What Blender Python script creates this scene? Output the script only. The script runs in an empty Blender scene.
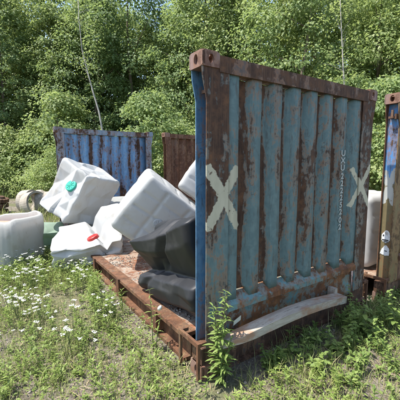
import bpy, bmesh, math, random
import numpy as np
from mathutils import Vector, Matrix, noise
from mathutils.bvhtree import BVHTree

random.seed(7); np.random.seed(7)
R = math.radians
S = bpy.context.scene
COL = S.collection

# ------------------------------------------------------------------ camera
CAM_H, PITCH, FPX = 1.765, 0.1148, 318.0
cam = bpy.data.cameras.new('camera')
cam.sensor_width = 36; cam.lens = 36 * FPX / 400; cam.clip_end = 600; cam.clip_start = 0.05
co = bpy.data.objects.new('camera', cam); COL.objects.link(co)
co.location = (0, 0, CAM_H); co.rotation_euler = (math.pi / 2 - PITCH, 0, 0)
S.camera = co
# ------------------------------------------------------------------ world and sun
SUN_EL = R(65)
SUN_H = Vector((-0.987, -0.160, 0)).normalized()      # horizontal direction towards the sun
w = bpy.data.worlds.new('World'); S.world = w; w.use_nodes = True
nt = w.node_tree
sky = nt.nodes.new('ShaderNodeTexSky'); sky.sky_type = 'NISHITA'; sky.sun_disc = False
sky.sun_elevation = SUN_EL; sky.sun_rotation = math.atan2(SUN_H.x, SUN_H.y)
sky.dust_density = 1.5; sky.air_density = 1.0
nt.links.new(sky.outputs[0], nt.nodes['Background'].inputs[0])
nt.nodes['Background'].inputs[1].default_value = 0.15
sl = bpy.data.lights.new('sun', 'SUN'); sl.energy = 4.1; sl.angle = R(0.55); sl.color = (1, 0.95, 0.87)
so = bpy.data.objects.new('sun', sl); COL.objects.link(so)
sd = Vector((SUN_H.x * math.cos(SUN_EL), SUN_H.y * math.cos(SUN_EL), math.sin(SUN_EL)))
so.rotation_euler = sd.to_track_quat('Z', 'Y').to_euler(); so.location = sd * 30
S.view_settings.view_transform = 'Standard'; S.view_settings.look = 'None'
S.view_settings.exposure = 1.12; S.view_settings.gamma = 1.0; S.view_settings.use_curve_mapping = False

S.cycles.max_bounces = 5; S.cycles.diffuse_bounces = 3; S.cycles.glossy_bounces = 2; S.cycles.transmission_bounces = 3
S.cycles.caustics_reflective = False; S.cycles.caustics_refractive = False
# ------------------------------------------------------------------ pixel helpers (400 px photograph -> world)
CP, SP = math.cos(PITCH), math.sin(PITCH)
CAM = Vector((0, 0, CAM_H))
def ray(px, py):
    a = (px - 200) / FPX; b = -(py - 200) / FPX
    return Vector((a, CP + b * SP, -SP + b * CP))
def on_z(px, py, z):
    r = ray(px, py); return CAM + r * ((z - CAM_H) / r.z)
def at_depth(px, py, d):
    r = ray(px, py); return CAM + r * (d / r.y)

# ------------------------------------------------------------------ object helpers
def link(name, mesh, mat=None, parent=None):
    o = bpy.data.objects.new(name, mesh); COL.objects.link(o)
    if mat is not None and mesh is not None:
        mesh.materials.clear(); mesh.materials.append(mat)
    if parent is not None: o.parent = parent
    return o
def tag(o, label, cat, group=None):
    o['label'] = label; o['category'] = cat
    if group: o['group'] = group
    return o
def empty(name, loc=(0, 0, 0), rz=0):
    o = bpy.data.objects.new(name, None); COL.objects.link(o)
    o.location = loc; o.rotation_euler = (0, 0, rz); o.empty_display_size = 0.2
    return o
def from_bm(name, bm, mat, parent=None, smooth=False, bevel=0):
    if bevel:
        bmesh.ops.bevel(bm, geom=[e for e in bm.edges if len(e.link_faces) == 2 and e.calc_face_angle(0) > 0.6], offset=bevel, segments=1, affect='EDGES')
    bmesh.ops.recalc_face_normals(bm, faces=bm.faces)
    me = bpy.data.meshes.new(name); bm.to_mesh(me); bm.free()
    if smooth:
        for p in me.polygons: p.use_smooth = True
    return link(name, me, mat, parent)
def np_mesh(name, V, F, smooth=False):
    V = np.asarray(V, dtype=np.float32).reshape(-1, 3); F = np.asarray(F, dtype=np.int32)
    n = F.shape[1]
    me = bpy.data.meshes.new(name)
    me.vertices.add(len(V)); me.vertices.foreach_set('co', V.ravel())
    me.loops.add(F.size); me.loops.foreach_set('vertex_index', F.ravel())
    me.polygons.add(len(F)); me.polygons.foreach_set('loop_start', np.arange(0, F.size, n, dtype=np.int32))
    me.update(calc_edges=True); me.validate()
    if smooth: me.polygons.foreach_set('use_smooth', np.ones(len(me.polygons), dtype=bool))
    return me
def box(bm, a, b):
    x0, y0, z0 = a; x1, y1, z1 = b
    vs = [bm.verts.new(p) for p in ((x0,y0,z0),(x1,y0,z0),(x1,y1,z0),(x0,y1,z0),(x0,y0,z1),(x1,y0,z1),(x1,y1,z1),(x0,y1,z1))]
    for f in ((0,3,2,1),(4,5,6,7),(0,1,5,4),(1,2,6,5),(2,3,7,6),(3,0,4,7)): bm.faces.new([vs[i] for i in f])
    return vs
def prism(bm, pts, off):
    """closed polygon (3-D points) extruded by the vector off"""
    off = Vector(off); a = [bm.verts.new(p) for p in pts]; b = [bm.verts.new(Vector(p) + off) for p in pts]
    n = len(pts); bm.faces.new(a); bm.faces.new(b[::-1])
    for i in range(n): bm.faces.new((a[i], a[(i + 1) % n], b[(i + 1) % n], b[i]))
def plate_hole(bm, o, ax, ay, az, wd, ht, t, hw, hh, n=24):
    """rectangular plate with an oval hole; o = centre of its outer face, az = outward normal"""
    o, ax, ay, az = map(Vector, (o, ax, ay, az)); rings = []
    for dz in (0, -t):
        inner, outer = [], []
        for i in range(n):
            th = 2 * math.pi * (i + 0.5) / n; c, s = math.cos(th), math.sin(th)
            inner.append(bm.verts.new(o + ax * (c * hw) + ay * (s * hh) + az * dz))
            k = 1 / max(abs(c), abs(s)); outer.append(bm.verts.new(o + ax * (c * k * wd / 2) + ay * (s * k * ht / 2) + az * dz))
        rings.append((inner, outer))
    (i0, o0), (i1, o1) = rings
    for i in range(n):
        j = (i + 1) % n
        bm.faces.new((i0[i], i0[j], o0[j], o0[i])); bm.faces.new((i1[j], i1[i], o1[i], o1[j]))
        bm.faces.new((i0[j], i0[i], i1[i], i1[j])); bm.faces.new((o0[i], o0[j], o1[j], o1[i]))
def tube(bm, pts, radii, n=8, cap=True):
    pts = [Vector(p) for p in pts]; rings = []
    for i, p in enumerate(pts):
        d = (pts[min(i + 1, len(pts) - 1)] - pts[max(i - 1, 0)]).normalized()
        a = d.cross(Vector((0, 0, 1)) if abs(d.z) < 0.9 else Vector((1, 0, 0))).normalized(); b = d.cross(a)
        r = radii[i] if hasattr(radii, '__len__') else radii
        rings.append([bm.verts.new(p + a * (r * math.cos(2 * math.pi * k / n)) + b * (r * math.sin(2 * math.pi * k / n))) for k in range(n)])
    for q in range(len(rings) - 1):
        for k in range(n):
            bm.faces.new((rings[q][k], rings[q][(k + 1) % n], rings[q + 1][(k + 1) % n], rings[q + 1][k]))
    if cap:
        bm.faces.new(rings[0][::-1]); bm.faces.new(rings[-1])
def lathe(bm, prof, n=32, closed=False):
    """prof: list of (radius, z) round the z axis"""
    rings = [[bm.verts.new((r * math.cos(2 * math.pi * k / n), r * math.sin(2 * math.pi * k / n), z)) for k in range(n)] for r, z in prof]
    m = len(rings)
    for q in range(m if closed else m - 1):
        A, B = rings[q], rings[(q + 1) % m]
        for k in range(n): bm.faces.new((A[k], A[(k + 1) % n], B[(k + 1) % n], B[k]))
    return rings
def copy_tree(o, parent=None):
    c = o.copy(); COL.objects.link(c)
    if parent is not None: c.parent = parent
    for ch in o.children: copy_tree(ch, c)
    return c

# ------------------------------------------------------------------ material helpers
class Nodes:
    def __init__(s, name):
        s.m = bpy.data.materials.new(name); s.m.use_nodes = True; s.t = s.m.node_tree
        s.bsdf = s.t.nodes['Principled BSDF']; s.out = s.t.nodes['Material Output']
        s.obj = s.n('ShaderNodeTexCoord').outputs['Object']
    def n(s, typ, **kw):
        nd = s.t.nodes.new(typ)
        for k, v in kw.items(): setattr(nd, k, v)
        return nd
    def l(s, a, b): s.t.links.new(a, b)
    def put(s, sock, v):
        if hasattr(v, 'is_linked'): s.l(v, sock)
        elif isinstance(v, (tuple, list)) and sock.type == 'RGBA': sock.default_value = tuple(v)[:3] + (1,)
        else: sock.default_value = v
    def math(s, op, a, b=0.0, c=None, clamp=False):
        nd = s.n('ShaderNodeMath', operation=op, use_clamp=clamp); s.put(nd.inputs[0], a); s.put(nd.inputs[1], b)
        if c is not None: s.put(nd.inputs[2], c)
        return nd.outputs[0]
    def vmath(s, op, a, b=(0, 0, 0), scale=None):
        nd = s.n('ShaderNodeVectorMath', operation=op); s.put(nd.inputs[0], a); s.put(nd.inputs[1], b)
        if scale is not None: s.put(nd.inputs['Scale'], scale)
        return nd.outputs['Value'] if op in ('DOT_PRODUCT', 'LENGTH', 'DISTANCE') else nd.outputs[0]
    def noise(s, vec, scale, detail=4, rough=0.55, dist=0.0):
        nd = s.n('ShaderNodeTexNoise'); s.put(nd.inputs['Vector'], vec); nd.inputs['Scale'].default_value = scale
        nd.inputs['Detail'].default_value = detail; nd.inputs['Roughness'].default_value = rough; nd.inputs['Distortion'].default_value = dist
        return nd.outputs['Fac']
    def ramp(s, fac, stops):
        nd = s.n('ShaderNodeValToRGB'); s.put(nd.inputs[0], fac); e = nd.color_ramp.elements
        while len(e) < len(stops): e.new(0.5)
        for k, (p, c) in enumerate(stops):
            e[k].position = p; e[k].color = (c, c, c, 1) if not hasattr(c, '__len__') else tuple(c) + (1,)
        return nd.outputs['Color']
    def mix(s, f, a, b, blend='MIX'):
        nd = s.n('ShaderNodeMix', data_type='RGBA', blend_type=blend); s.put(nd.inputs[0], f); s.put(nd.inputs[6], a); s.put(nd.inputs[7], b)
        return nd.outputs[2]
    def step(s, v, lo, hi):
        nd = s.n('ShaderNodeMapRange', interpolation_type='SMOOTHSTEP'); s.put(nd.inputs[0], v)
        s.put(nd.inputs[1], lo); s.put(nd.inputs[2], hi); return nd.outputs[0]
    def bump(s, h, strength=0.3, dist=0.01):
        nd = s.n('ShaderNodeBump'); nd.inputs['Strength'].default_value = strength; nd.inputs['Distance'].default_value = dist
        s.l(h, nd.inputs['Height']); s.l(nd.outputs[0], s.bsdf.inputs['Normal']); return nd
    def set(s, **kw):
        for k, v in kw.items(): s.put(s.bsdf.inputs[k.replace('_', ' ')], v)
        return s

def rust_paint(name, paint, paint2, bias=0.0, seed=0.0, rust=((.026,.014,.010),(.066,.034,.020),(.15,.070,.032)), marks=(), mark_axis='x', mark_col=(.52,.49,.36), stripe=None, stretch=0.22, low=None):
    N = Nodes(name)
    p = N.vmath('ADD', N.obj, (seed * 3.7, seed * 1.3, seed * 2.1))
    st = N.vmath('MULTIPLY', p, (1, 1, stretch))
    n1 = N.noise(st, 5.5, 8, 0.66, 0.4); n2 = N.noise(p, 17, 7, 0.62, 0.3); n3 = N.noise(N.vmath('MULTIPLY', p, (1, 1, .05)), 70, 3, 0.6)
    n4 = N.noise(p, 1.7, 3, 0.5)
    m = N.math('ADD', N.math('MULTIPLY', n1, 0.55), N.math('MULTIPLY', n2, 0.30))
    m = N.math('ADD', m, N.math('MULTIPLY', n3, 0.10)); m = N.math('ADD', m, N.math('MULTIPLY', n4, 0.22))
    m = N.math('ADD', m, bias)
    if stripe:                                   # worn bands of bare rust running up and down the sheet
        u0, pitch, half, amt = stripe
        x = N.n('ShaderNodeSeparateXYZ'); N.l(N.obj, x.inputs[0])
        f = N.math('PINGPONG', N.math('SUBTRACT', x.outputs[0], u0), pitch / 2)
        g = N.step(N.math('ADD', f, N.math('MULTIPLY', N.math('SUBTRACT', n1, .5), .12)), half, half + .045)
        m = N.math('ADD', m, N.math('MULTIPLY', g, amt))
    mask = N.step(m, 0.565, 0.625)
    rc = N.ramp(N.noise(p, 9, 8, 0.7), [(0.30, rust[0]), (0.50, rust[1]), (0.70, rust[2])])
    rc = N.mix(N.step(n3, .45, .75), rc, (.11,.06,.035))
    pc = N.mix(N.step(n2, .35, .65), paint, paint2)
    pc = N.mix(N.math('MULTIPLY', N.step(N.noise(st, 28, 5, .6), .52, .70), .6), pc, (.065,.055,.045))   # grime streaks
    pc = N.mix(N.math('MULTIPLY', N.step(n3, .55, .8), .45), pc, [min(1, c * 1.7 + .03) for c in paint])   # chalky scratches
    ln = N.math('ABSOLUTE', N.math('SUBTRACT', N.noise(N.vmath('MULTIPLY', p, (1, 1, .45)), 5.5, 4, .6, .9), .5))
    ln = N.math('MULTIPLY', N.math('SUBTRACT', 1, N.step(ln, .002, .010)), N.step(n4, .40, .55))     # scrape lines
    pc = N.mix(N.math('MULTIPLY', ln, .5), pc, (.05,.028,.018))
    if low:                                      # lower part where the top coat has worn through to another colour
        x = N.n('ShaderNodeSeparateXYZ'); N.l(N.obj, x.inputs[0])
        pc = N.mix(N.step(N.math('ADD', x.outputs[2], N.math('MULTIPLY', N.math('SUBTRACT', n1, .5), .7)), low[0] + .04, low[0] - .04), pc, N.mix(n2, low[1], tuple(v * .5 for v in low[1])))
    col = N.mix(mask, pc, rc)
    edge = N.math('MULTIPLY', N.step(m, .53, .57), N.math('SUBTRACT', 1, N.step(m, .575, .60)))
    col = N.mix(N.math('MULTIPLY', edge, .55), col, (.24,.115,.05))
    if marks:
        x = N.n('ShaderNodeSeparateXYZ'); N.l(N.obj, x.inputs[0]); c = N.n('ShaderNodeCombineXYZ')
        N.l(x.outputs[0 if mark_axis == 'x' else 1], c.inputs[0]); N.l(x.outputs[2], c.inputs[1])
        best = None
        for (a0, b0, a1, b1, hw) in marks:
            d = Vector((a1 - a0, b1 - b0, 0))
            q = N.vmath('SUBTRACT', c.outputs[0], (a0, b0, 0))
            t = N.math('ADD', N.vmath('DOT_PRODUCT', q, tuple(d / d.length_squared)), 0.0, clamp=True)
            dist = N.vmath('LENGTH', N.vmath('SUBTRACT', q, N.vmath('SCALE', tuple(d), scale=t)))
            dist = N.math('DIVIDE', dist, hw)
            best = dist if best is None else N.math('MINIMUM', best, dist)
        dd = N.math('ADD', best, N.math('MULTIPLY', N.math('SUBTRACT', N.noise(p, 26, 5, .6), .5), 1.3))
        mk = N.math('SUBTRACT', 1, N.step(dd, .92, 1.10))
        mk = N.math('MULTIPLY', mk, N.math('SUBTRACT', 1, N.math('MULTIPLY', N.step(n2, .60, .68), .8)))
        mc = N.mix(N.noise(st, 22, 4, .6), mark_col, tuple(v * .72 for v in mark_col))
        col = N.mix(mk, col, mc)
    N.set(Base_Color=col, Roughness=N.math('ADD', N.math('MULTIPLY', mask, .25), .52), Specular_IOR_Level=.35)
    h = N.math('ADD', N.math('MULTIPLY', mask, -.25), N.math('MULTIPLY', N.noise(p, 60, 5, .7), N.math('ADD', N.math('MULTIPLY', mask, .6), .15)))
    N.bump(h, .55, .006)
    return N.m

RIBS = [.32 + .252 * k for k in range(8)]
XM = [(.353,1.70,.075,1.28,.046), (.070,1.71,.385,1.25,.046), (2.06,1.69,2.41,1.275,.034), (2.385,1.715,2.055,1.30,.034)]
TEAL, TEAL2 = (.088,.145,.150), (.122,.186,.184)  # outer wall paint, its shade and green bounce put into the colour
BLUE, BLUE2 = (.11,.24,.41), (.17,.30,.44)  # inner wall paint, made bluer to carry the sky light on it
M = {}
M['panel'] = rust_paint('teal_shade_tint_panel', TEAL, TEAL2, -.050, 1, marks=XM, stripe=(RIBS[0], .252, .066, .13))
M['post'] = rust_paint('teal_shade_tint_post', TEAL, TEAL2, .035, 2, marks=XM)
M['rail'] = rust_paint('rusty_rail', (.10,.075,.060), (.13,.08,.06), .05, 3)
M['sill'] = rust_paint('teal_shade_tint_sill', (.11,.20,.20), (.13,.22,.21), .02, 4, stretch=.8, rust=((.05,.022,.012),(.16,.065,.025),(.30,.13,.05)))  # sill paint with the outer wall's shade and green bounce mixed in
M['casting'] = rust_paint('casting_rust', (.24,.15,.12), (.20,.125,.10), -.0, 5, rust=((.06,.03,.022),(.15,.075,.05),(.25,.135,.10)))
M['web'] = rust_paint('blue_paint', (.070,.165,.28), (.11,.22,.33), -.07, 6)
M['far_panel'] = rust_paint('blue_sky_tint_inner', BLUE, BLUE2, -.055, 7, stripe=(RIBS[0] + .126, .252, .075, .08))
M['far_post'] = rust_paint('blue_paint_worn', (.16,.24,.32), (.24,.29,.33), -.02, 8)
M['deck'] = rust_paint('deck_rust', (.27,.23,.19), (.34,.30,.25), -.01, 9, stretch=1, rust=((.06,.028,.018),(.17,.07,.035),(.33,.14,.07)))
M['beam'] = rust_paint('beam_rust', (.10,.07,.05), (.12,.085,.06), .05, 10, rust=((.04,.02,.012),(.11,.05,.025),(.22,.10,.05)))
M['brown_panel'] = rust_paint('brown_panel', (.13,.075,.05), (.16,.10,.065), .03, 11, rust=((.05,.024,.016),(.12,.055,.03),(.20,.09,.05)))
M['web2'] = rust_paint('blue_post_marked', (.075,.21,.45), (.10,.25,.46), -.05, 12, marks=[(.035,1.66,.155,1.30,.040),(.155,1.64,.03,1.28,.040)], mark_axis='y', mark_col=(.46,.47,.44), low=(1.50,(.20,.16,.08)))
M['ochre'] = rust_paint('ochre_rust', (.20,.15,.065), (.15,.11,.05), -.01, 13, rust=((.045,.025,.012),(.10,.06,.025),(.19,.12,.045)))
N = Nodes('pale_rail'); n1 = N.noise(N.vmath('MULTIPLY', N.obj, (.12, 1, 1)), 22, 7, .7); n2 = N.noise(N.vmath('MULTIPLY', N.obj, (.5, 1, 1)), 6, 6, .65)
c = N.mix(N.step(n1, .35, .65), (.26,.225,.18), (.42,.385,.32)); c = N.mix(N.math('MULTIPLY', N.step(n2, .44, .60), .85), c, (.30,.17,.10)); c = N.mix(N.math('MULTIPLY', N.step(n1, .60, .66), .6), c, (.07,.06,.05))
N.set(Base_Color=c, Roughness=.8, Specular_IOR_Level=.25); N.bump(n1, .5, .006); M['pale_rail'] = N.m
def plain(name, col, rough=.6, var=.25, scale=12, bump=.2, spec=.4, dark=None, amt=.5):
    N = Nodes(name); f = N.noise(N.obj, scale, 6, .62)
    c = N.mix(f, tuple(v * (1 - var) for v in col), tuple(min(1, v * (1 + var)) for v in col))
    if dark: c = N.mix(N.math('MULTIPLY', N.step(N.noise(N.obj, scale * .35, 6, .65), .5, .66), amt), c, dark)
    N.set(Base_Color=c, Roughness=rough, Specular_IOR_Level=spec)
    if bump: N.bump(N.noise(N.obj, scale * 4, 5, .6), bump, .006)
    return N.m
M['white_mark'] = plain('white_lettering', (.42,.44,.41), .6, .2, 90, .1, dark=(.09,.12,.12), amt=1.0)
M['tag'] = plain('cream_tag', (.62,.60,.45), .5, .15, 20, .1)
M['sticker'] = plain('white_sticker', (.66,.68,.68), .5, .12, 30, .1, dark=(.2,.17,.13), amt=.7)
M['ink'] = plain('dark_print', (.03,.03,.03), .6, .2, 20, 0)
M['concrete'] = plain('concrete', (.36,.32,.26), .9, .3, 9, .4, .2, dark=(.14,.12,.09), amt=.6)
M['cap_green'] = plain('green_cap', (.02,.33,.24), .4, .15, 10, .05)
M['cap_red'] = plain('red_cap', (.50,.035,.03), .4, .2, 10, .05)
M['black_trim'] = plain('black_trim', (.02,.02,.02), .5, .2, 10, .05)
M['scrap'] = rust_paint('dark_scrap', (.03,.026,.024), (.045,.035,.03), .0, 15)

def plastic(name, col, trans=.28, rough=.36, dirt=.5, dcol=(.42,.37,.28)):
    N = Nodes(name); n1 = N.noise(N.obj, 3.2, 6, .65, .3); n2 = N.noise(N.obj, 22, 5, .6)
    c = N.mix(n2, tuple(v * .94 for v in col), col)
    c = N.mix(N.math('MULTIPLY', N.step(n1, .50, .74), dirt), c, dcol)
    c = N.mix(N.math('MULTIPLY', N.step(N.noise(N.vmath('MULTIPLY', N.obj, (1, 1, .3)), 30, 5, .65), .60, .72), dirt * .6), c, tuple(v * .6 for v in dcol))
    N.set(Base_Color=c, Roughness=N.math('ADD', N.math('MULTIPLY', n1, .25), rough - .1), Specular_IOR_Level=.4)
    N.bump(N.noise(N.obj, 7, 3, .5), .12, .02)
    if trans:
        t = N.n('ShaderNodeBsdfTranslucent'); N.l(c, t.inputs[0]); mx = N.n('ShaderNodeMixShader'); mx.inputs[0].default_value = trans
        N.l(N.bsdf.outputs[0], mx.inputs[1]); N.l(t.outputs[0], mx.inputs[2]); N.l(mx.outputs[0], N.out.inputs[0])
    return N.m
M['hdpe'] = plastic('white_plastic', (.57,.58,.57), .30)
M['hdpe_clear'] = plastic('clear_white_plastic', (.60,.61,.58), .48, .4, .5)
M['black_plastic'] = plastic('black_plastic', (.017,.018,.021), 0, .50, .45, (.07,.068,.066))
M['green_plastic'] = plastic('green_plastic', (.33,.44,.35), .35, .45, .4, (.2,.25,.15))
M['sludge'] = plain('pink_sludge', (.50,.24,.18), .7, .2, 9, .3)

def leaf_mat(name, stops, trans=.5, rough=.55):
    N = Nodes(name); g = N.n('ShaderNodeNewGeometry')
    f = N.math('ADD', N.math('MULTIPLY', g.outputs['Random Per Island'], .75), N.math('MULTIPLY', N.noise(N.obj, .55, 3, .5), .5))
    oi = N.n('ShaderNodeObjectInfo'); f = N.math('ADD', f, N.math('MULTIPLY', N.math('SUBTRACT', oi.outputs['Random'], .5), .3))
    c = N.ramp(f, stops)
    N.set(Base_Color=c, Roughness=rough, Specular_IOR_Level=.35)
    t = N.n('ShaderNodeBsdfTranslucent'); N.l(N.mix(.5, c, (.36,.44,.12)), t.inputs[0]); mx = N.n('ShaderNodeMixShader'); mx.inputs[0].default_value = trans
    N.l(N.bsdf.outputs[0], mx.inputs[1]); N.l(t.outputs[0], mx.inputs[2]); N.l(mx.outputs[0], N.out.inputs[0])
    return N.m
M['leaf_a'] = leaf_mat('leaf_mid', [(.1,(0.105,0.170,0.056)),(.55,(0.202,0.292,0.106)),(1,(0.351,0.422,0.189))])
M['leaf_b'] = leaf_mat('leaf_yellowish', [(.1,(0.140,0.203,0.060)),(.55,(0.262,0.349,0.122)),(1,(0.438,0.487,0.227))])
M['leaf_c'] = leaf_mat('leaf_dark', [(.1,(0.078,0.138,0.050)),(.55,(0.149,0.235,0.091)),(1,(0.262,0.340,0.151))])
M['grass'] = leaf_mat('grass_blades', [(.1,(0.112,0.157,0.039)),(.5,(0.202,0.252,0.067)),(.85,(0.314,0.325,0.123)),(1,(0.470,0.414,0.224))], .3)
M['weed'] = leaf_mat('weed_leaves', [(.1,(0.112,0.179,0.039)),(.55,(0.202,0.280,0.067)),(1,(0.314,0.381,0.112))], .35)
M['weed_dark'] = leaf_mat('plant_leaves', [(.1,(0.090,0.157,0.036)),(.55,(0.168,0.246,0.062)),(1,(0.291,0.370,0.112))], .35)
M['stem'] = plain('green_stem', (.11,.14,.05), .6, .2, 20, 0)
M['petal'] = plain('white_petals', (.62,.62,.55), .6, .05, 30, 0)
M['straw'] = plain('dry_straw', (.34,.27,.16), .8, .4, 5, 0)
M['bark'] = plain('grey_bark', (.16,.13,.10), .9, .35, 8, .8, .2)
M['bark_pale'] = plain('pale_bark', (.34,.32,.28), .85, .25, 6, .4, .2, dark=(.2,.18,.15), amt=.5)
N = Nodes('pebbles'); g = N.n('ShaderNodeNewGeometry')
N.set(Base_Color=N.ramp(g.outputs['Random Per Island'], [(0,(.12,.10,.08)),(.5,(.22,.195,.165)),(1,(.34,.31,.27))]), Roughness=.9); M['pebble'] = N.m
N = Nodes('ground'); n1 = N.noise(N.obj, .7, 6, .6); n2 = N.noise(N.obj, 9, 8, .7); n3 = N.noise(N.obj, 70, 4, .7)
c = N.mix(N.step(n2, .3, .7), (.085,.068,.05), (.24,.21,.17)); c = N.mix(N.step(n3, .5, .68), c, (.27,.245,.21)); c = N.mix(N.math('MULTIPLY', N.step(n1, .46, .60), .65), c, N.mix(n3, (.06,.08,.022), (.13,.15,.05)))
N.set(Base_Color=c, Roughness=.95, Specular_IOR_Level=.15); N.bump(N.math('ADD', n2, N.math('MULTIPLY', n3, .5)), .8, .03); M['ground'] = N.m

# ------------------------------------------------------------------ ground: one sheet out to the horizon
YAW, OX, OY, RW, RL, RH, DECK = 0.594, 0.017, 2.40, 2.438, 6.058, 2.591, .262
UV = Vector((math.cos(YAW), math.sin(YAW), 0)); VV = Vector((-math.sin(YAW), math.cos(YAW), 0)); RO = Vector((OX, OY, 0))
def rack(u, v, z=0): return RO + UV * u + VV * v + Vector((0, 0, z))
def to_rack(x, y):
    d = Vector((x, y, 0)) - RO; return d.dot(UV), d.dot(VV)
def in_rack(x, y, m=0.0):
    u, v = to_rack(x, y); return -m < u < 5.16 + m and -m < v < RL + m
def gz(x, y):
    u, v = to_rack(x, y)
    k = min(1, max(0, max(-u, u - 5.2, -v, v - RL)) / .8)        # level under the racks
    return (noise.noise(Vector((x * .45, y * .45, 3))) * .06 + noise.noise(Vector((x * 1.7, y * 1.7, 9))) * .025 - .012) * k - .004
gx = np.concatenate([np.linspace(-260, -14, 16)[:-1], np.linspace(-14, 12, 131), np.linspace(12, 260, 16)[1:]])
gy = np.concatenate([np.linspace(-60, -2, 8)[:-1], np.linspace(-2, 22, 121), np.linspace(22, 420, 20)[1:]])
V = [(x, y, gz(x, y)) for y in gy for x in gx]; nx = len(gx)
F = [(j * nx + i, j * nx + i + 1, (j + 1) * nx + i + 1, (j + 1) * nx + i) for j in range(len(gy) - 1) for i in range(nx - 1)]
o = link('ground', np_mesh('ground', V, F, True), M['ground']); o['kind'] = 'structure'

# ------------------------------------------------------------------ flat rack containers
def casting(name, mat, parent, u0, v0, z0, sx, sy):
    """corner fitting .162 x .178 x .118 with oval holes on its outer side, outer end and top; sx/sy = outward signs"""
    bm = bmesh.new(); a, b, c, t = .162, .178, .118, .024
    cu, cv = u0 + a / 2, v0 + b / 2; top = z0 > 1
    zt = z0 + c if top else z0
    plate_hole(bm, (cu + sx * a / 2, cv, z0 + c / 2), (0, 1, 0), (0, 0, 1), (sx, 0, 0), b, c, t, .026, .040)
    plate_hole(bm, (cu, cv + sy * b / 2, z0 + c / 2), (1, 0, 0), (0, 0, 1), (0, sy, 0), a - .004, c - .004, t, .024, .034)
    plate_hole(bm, (cu, cv, zt + (.002 if top else -.002)), (1, 0, 0), (0, 1, 0), (0, 0, 1 if top else -1), a - .006, b - .006, t, .031, .062)
    zi = z0 if top else z0 + c - t
    box(bm, (u0 + .003, v0 + .003, zi + .002), (u0 + a - .003, v0 + b - .003, zi + t))
    xi = u0 if sx > 0 else u0 + a - t; box(bm, (xi + .001, v0 + .004, z0 + .004), (xi + t, v0 + b - .004, z0 + c - .004))
    yi = v0 if sy > 0 else v0 + b - t; box(bm, (u0 + .005, yi + .001, z0 + .005), (u0 + a - .005, yi + t, z0 + c - .005))
    return from_bm(name, bm, mat, parent)

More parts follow.
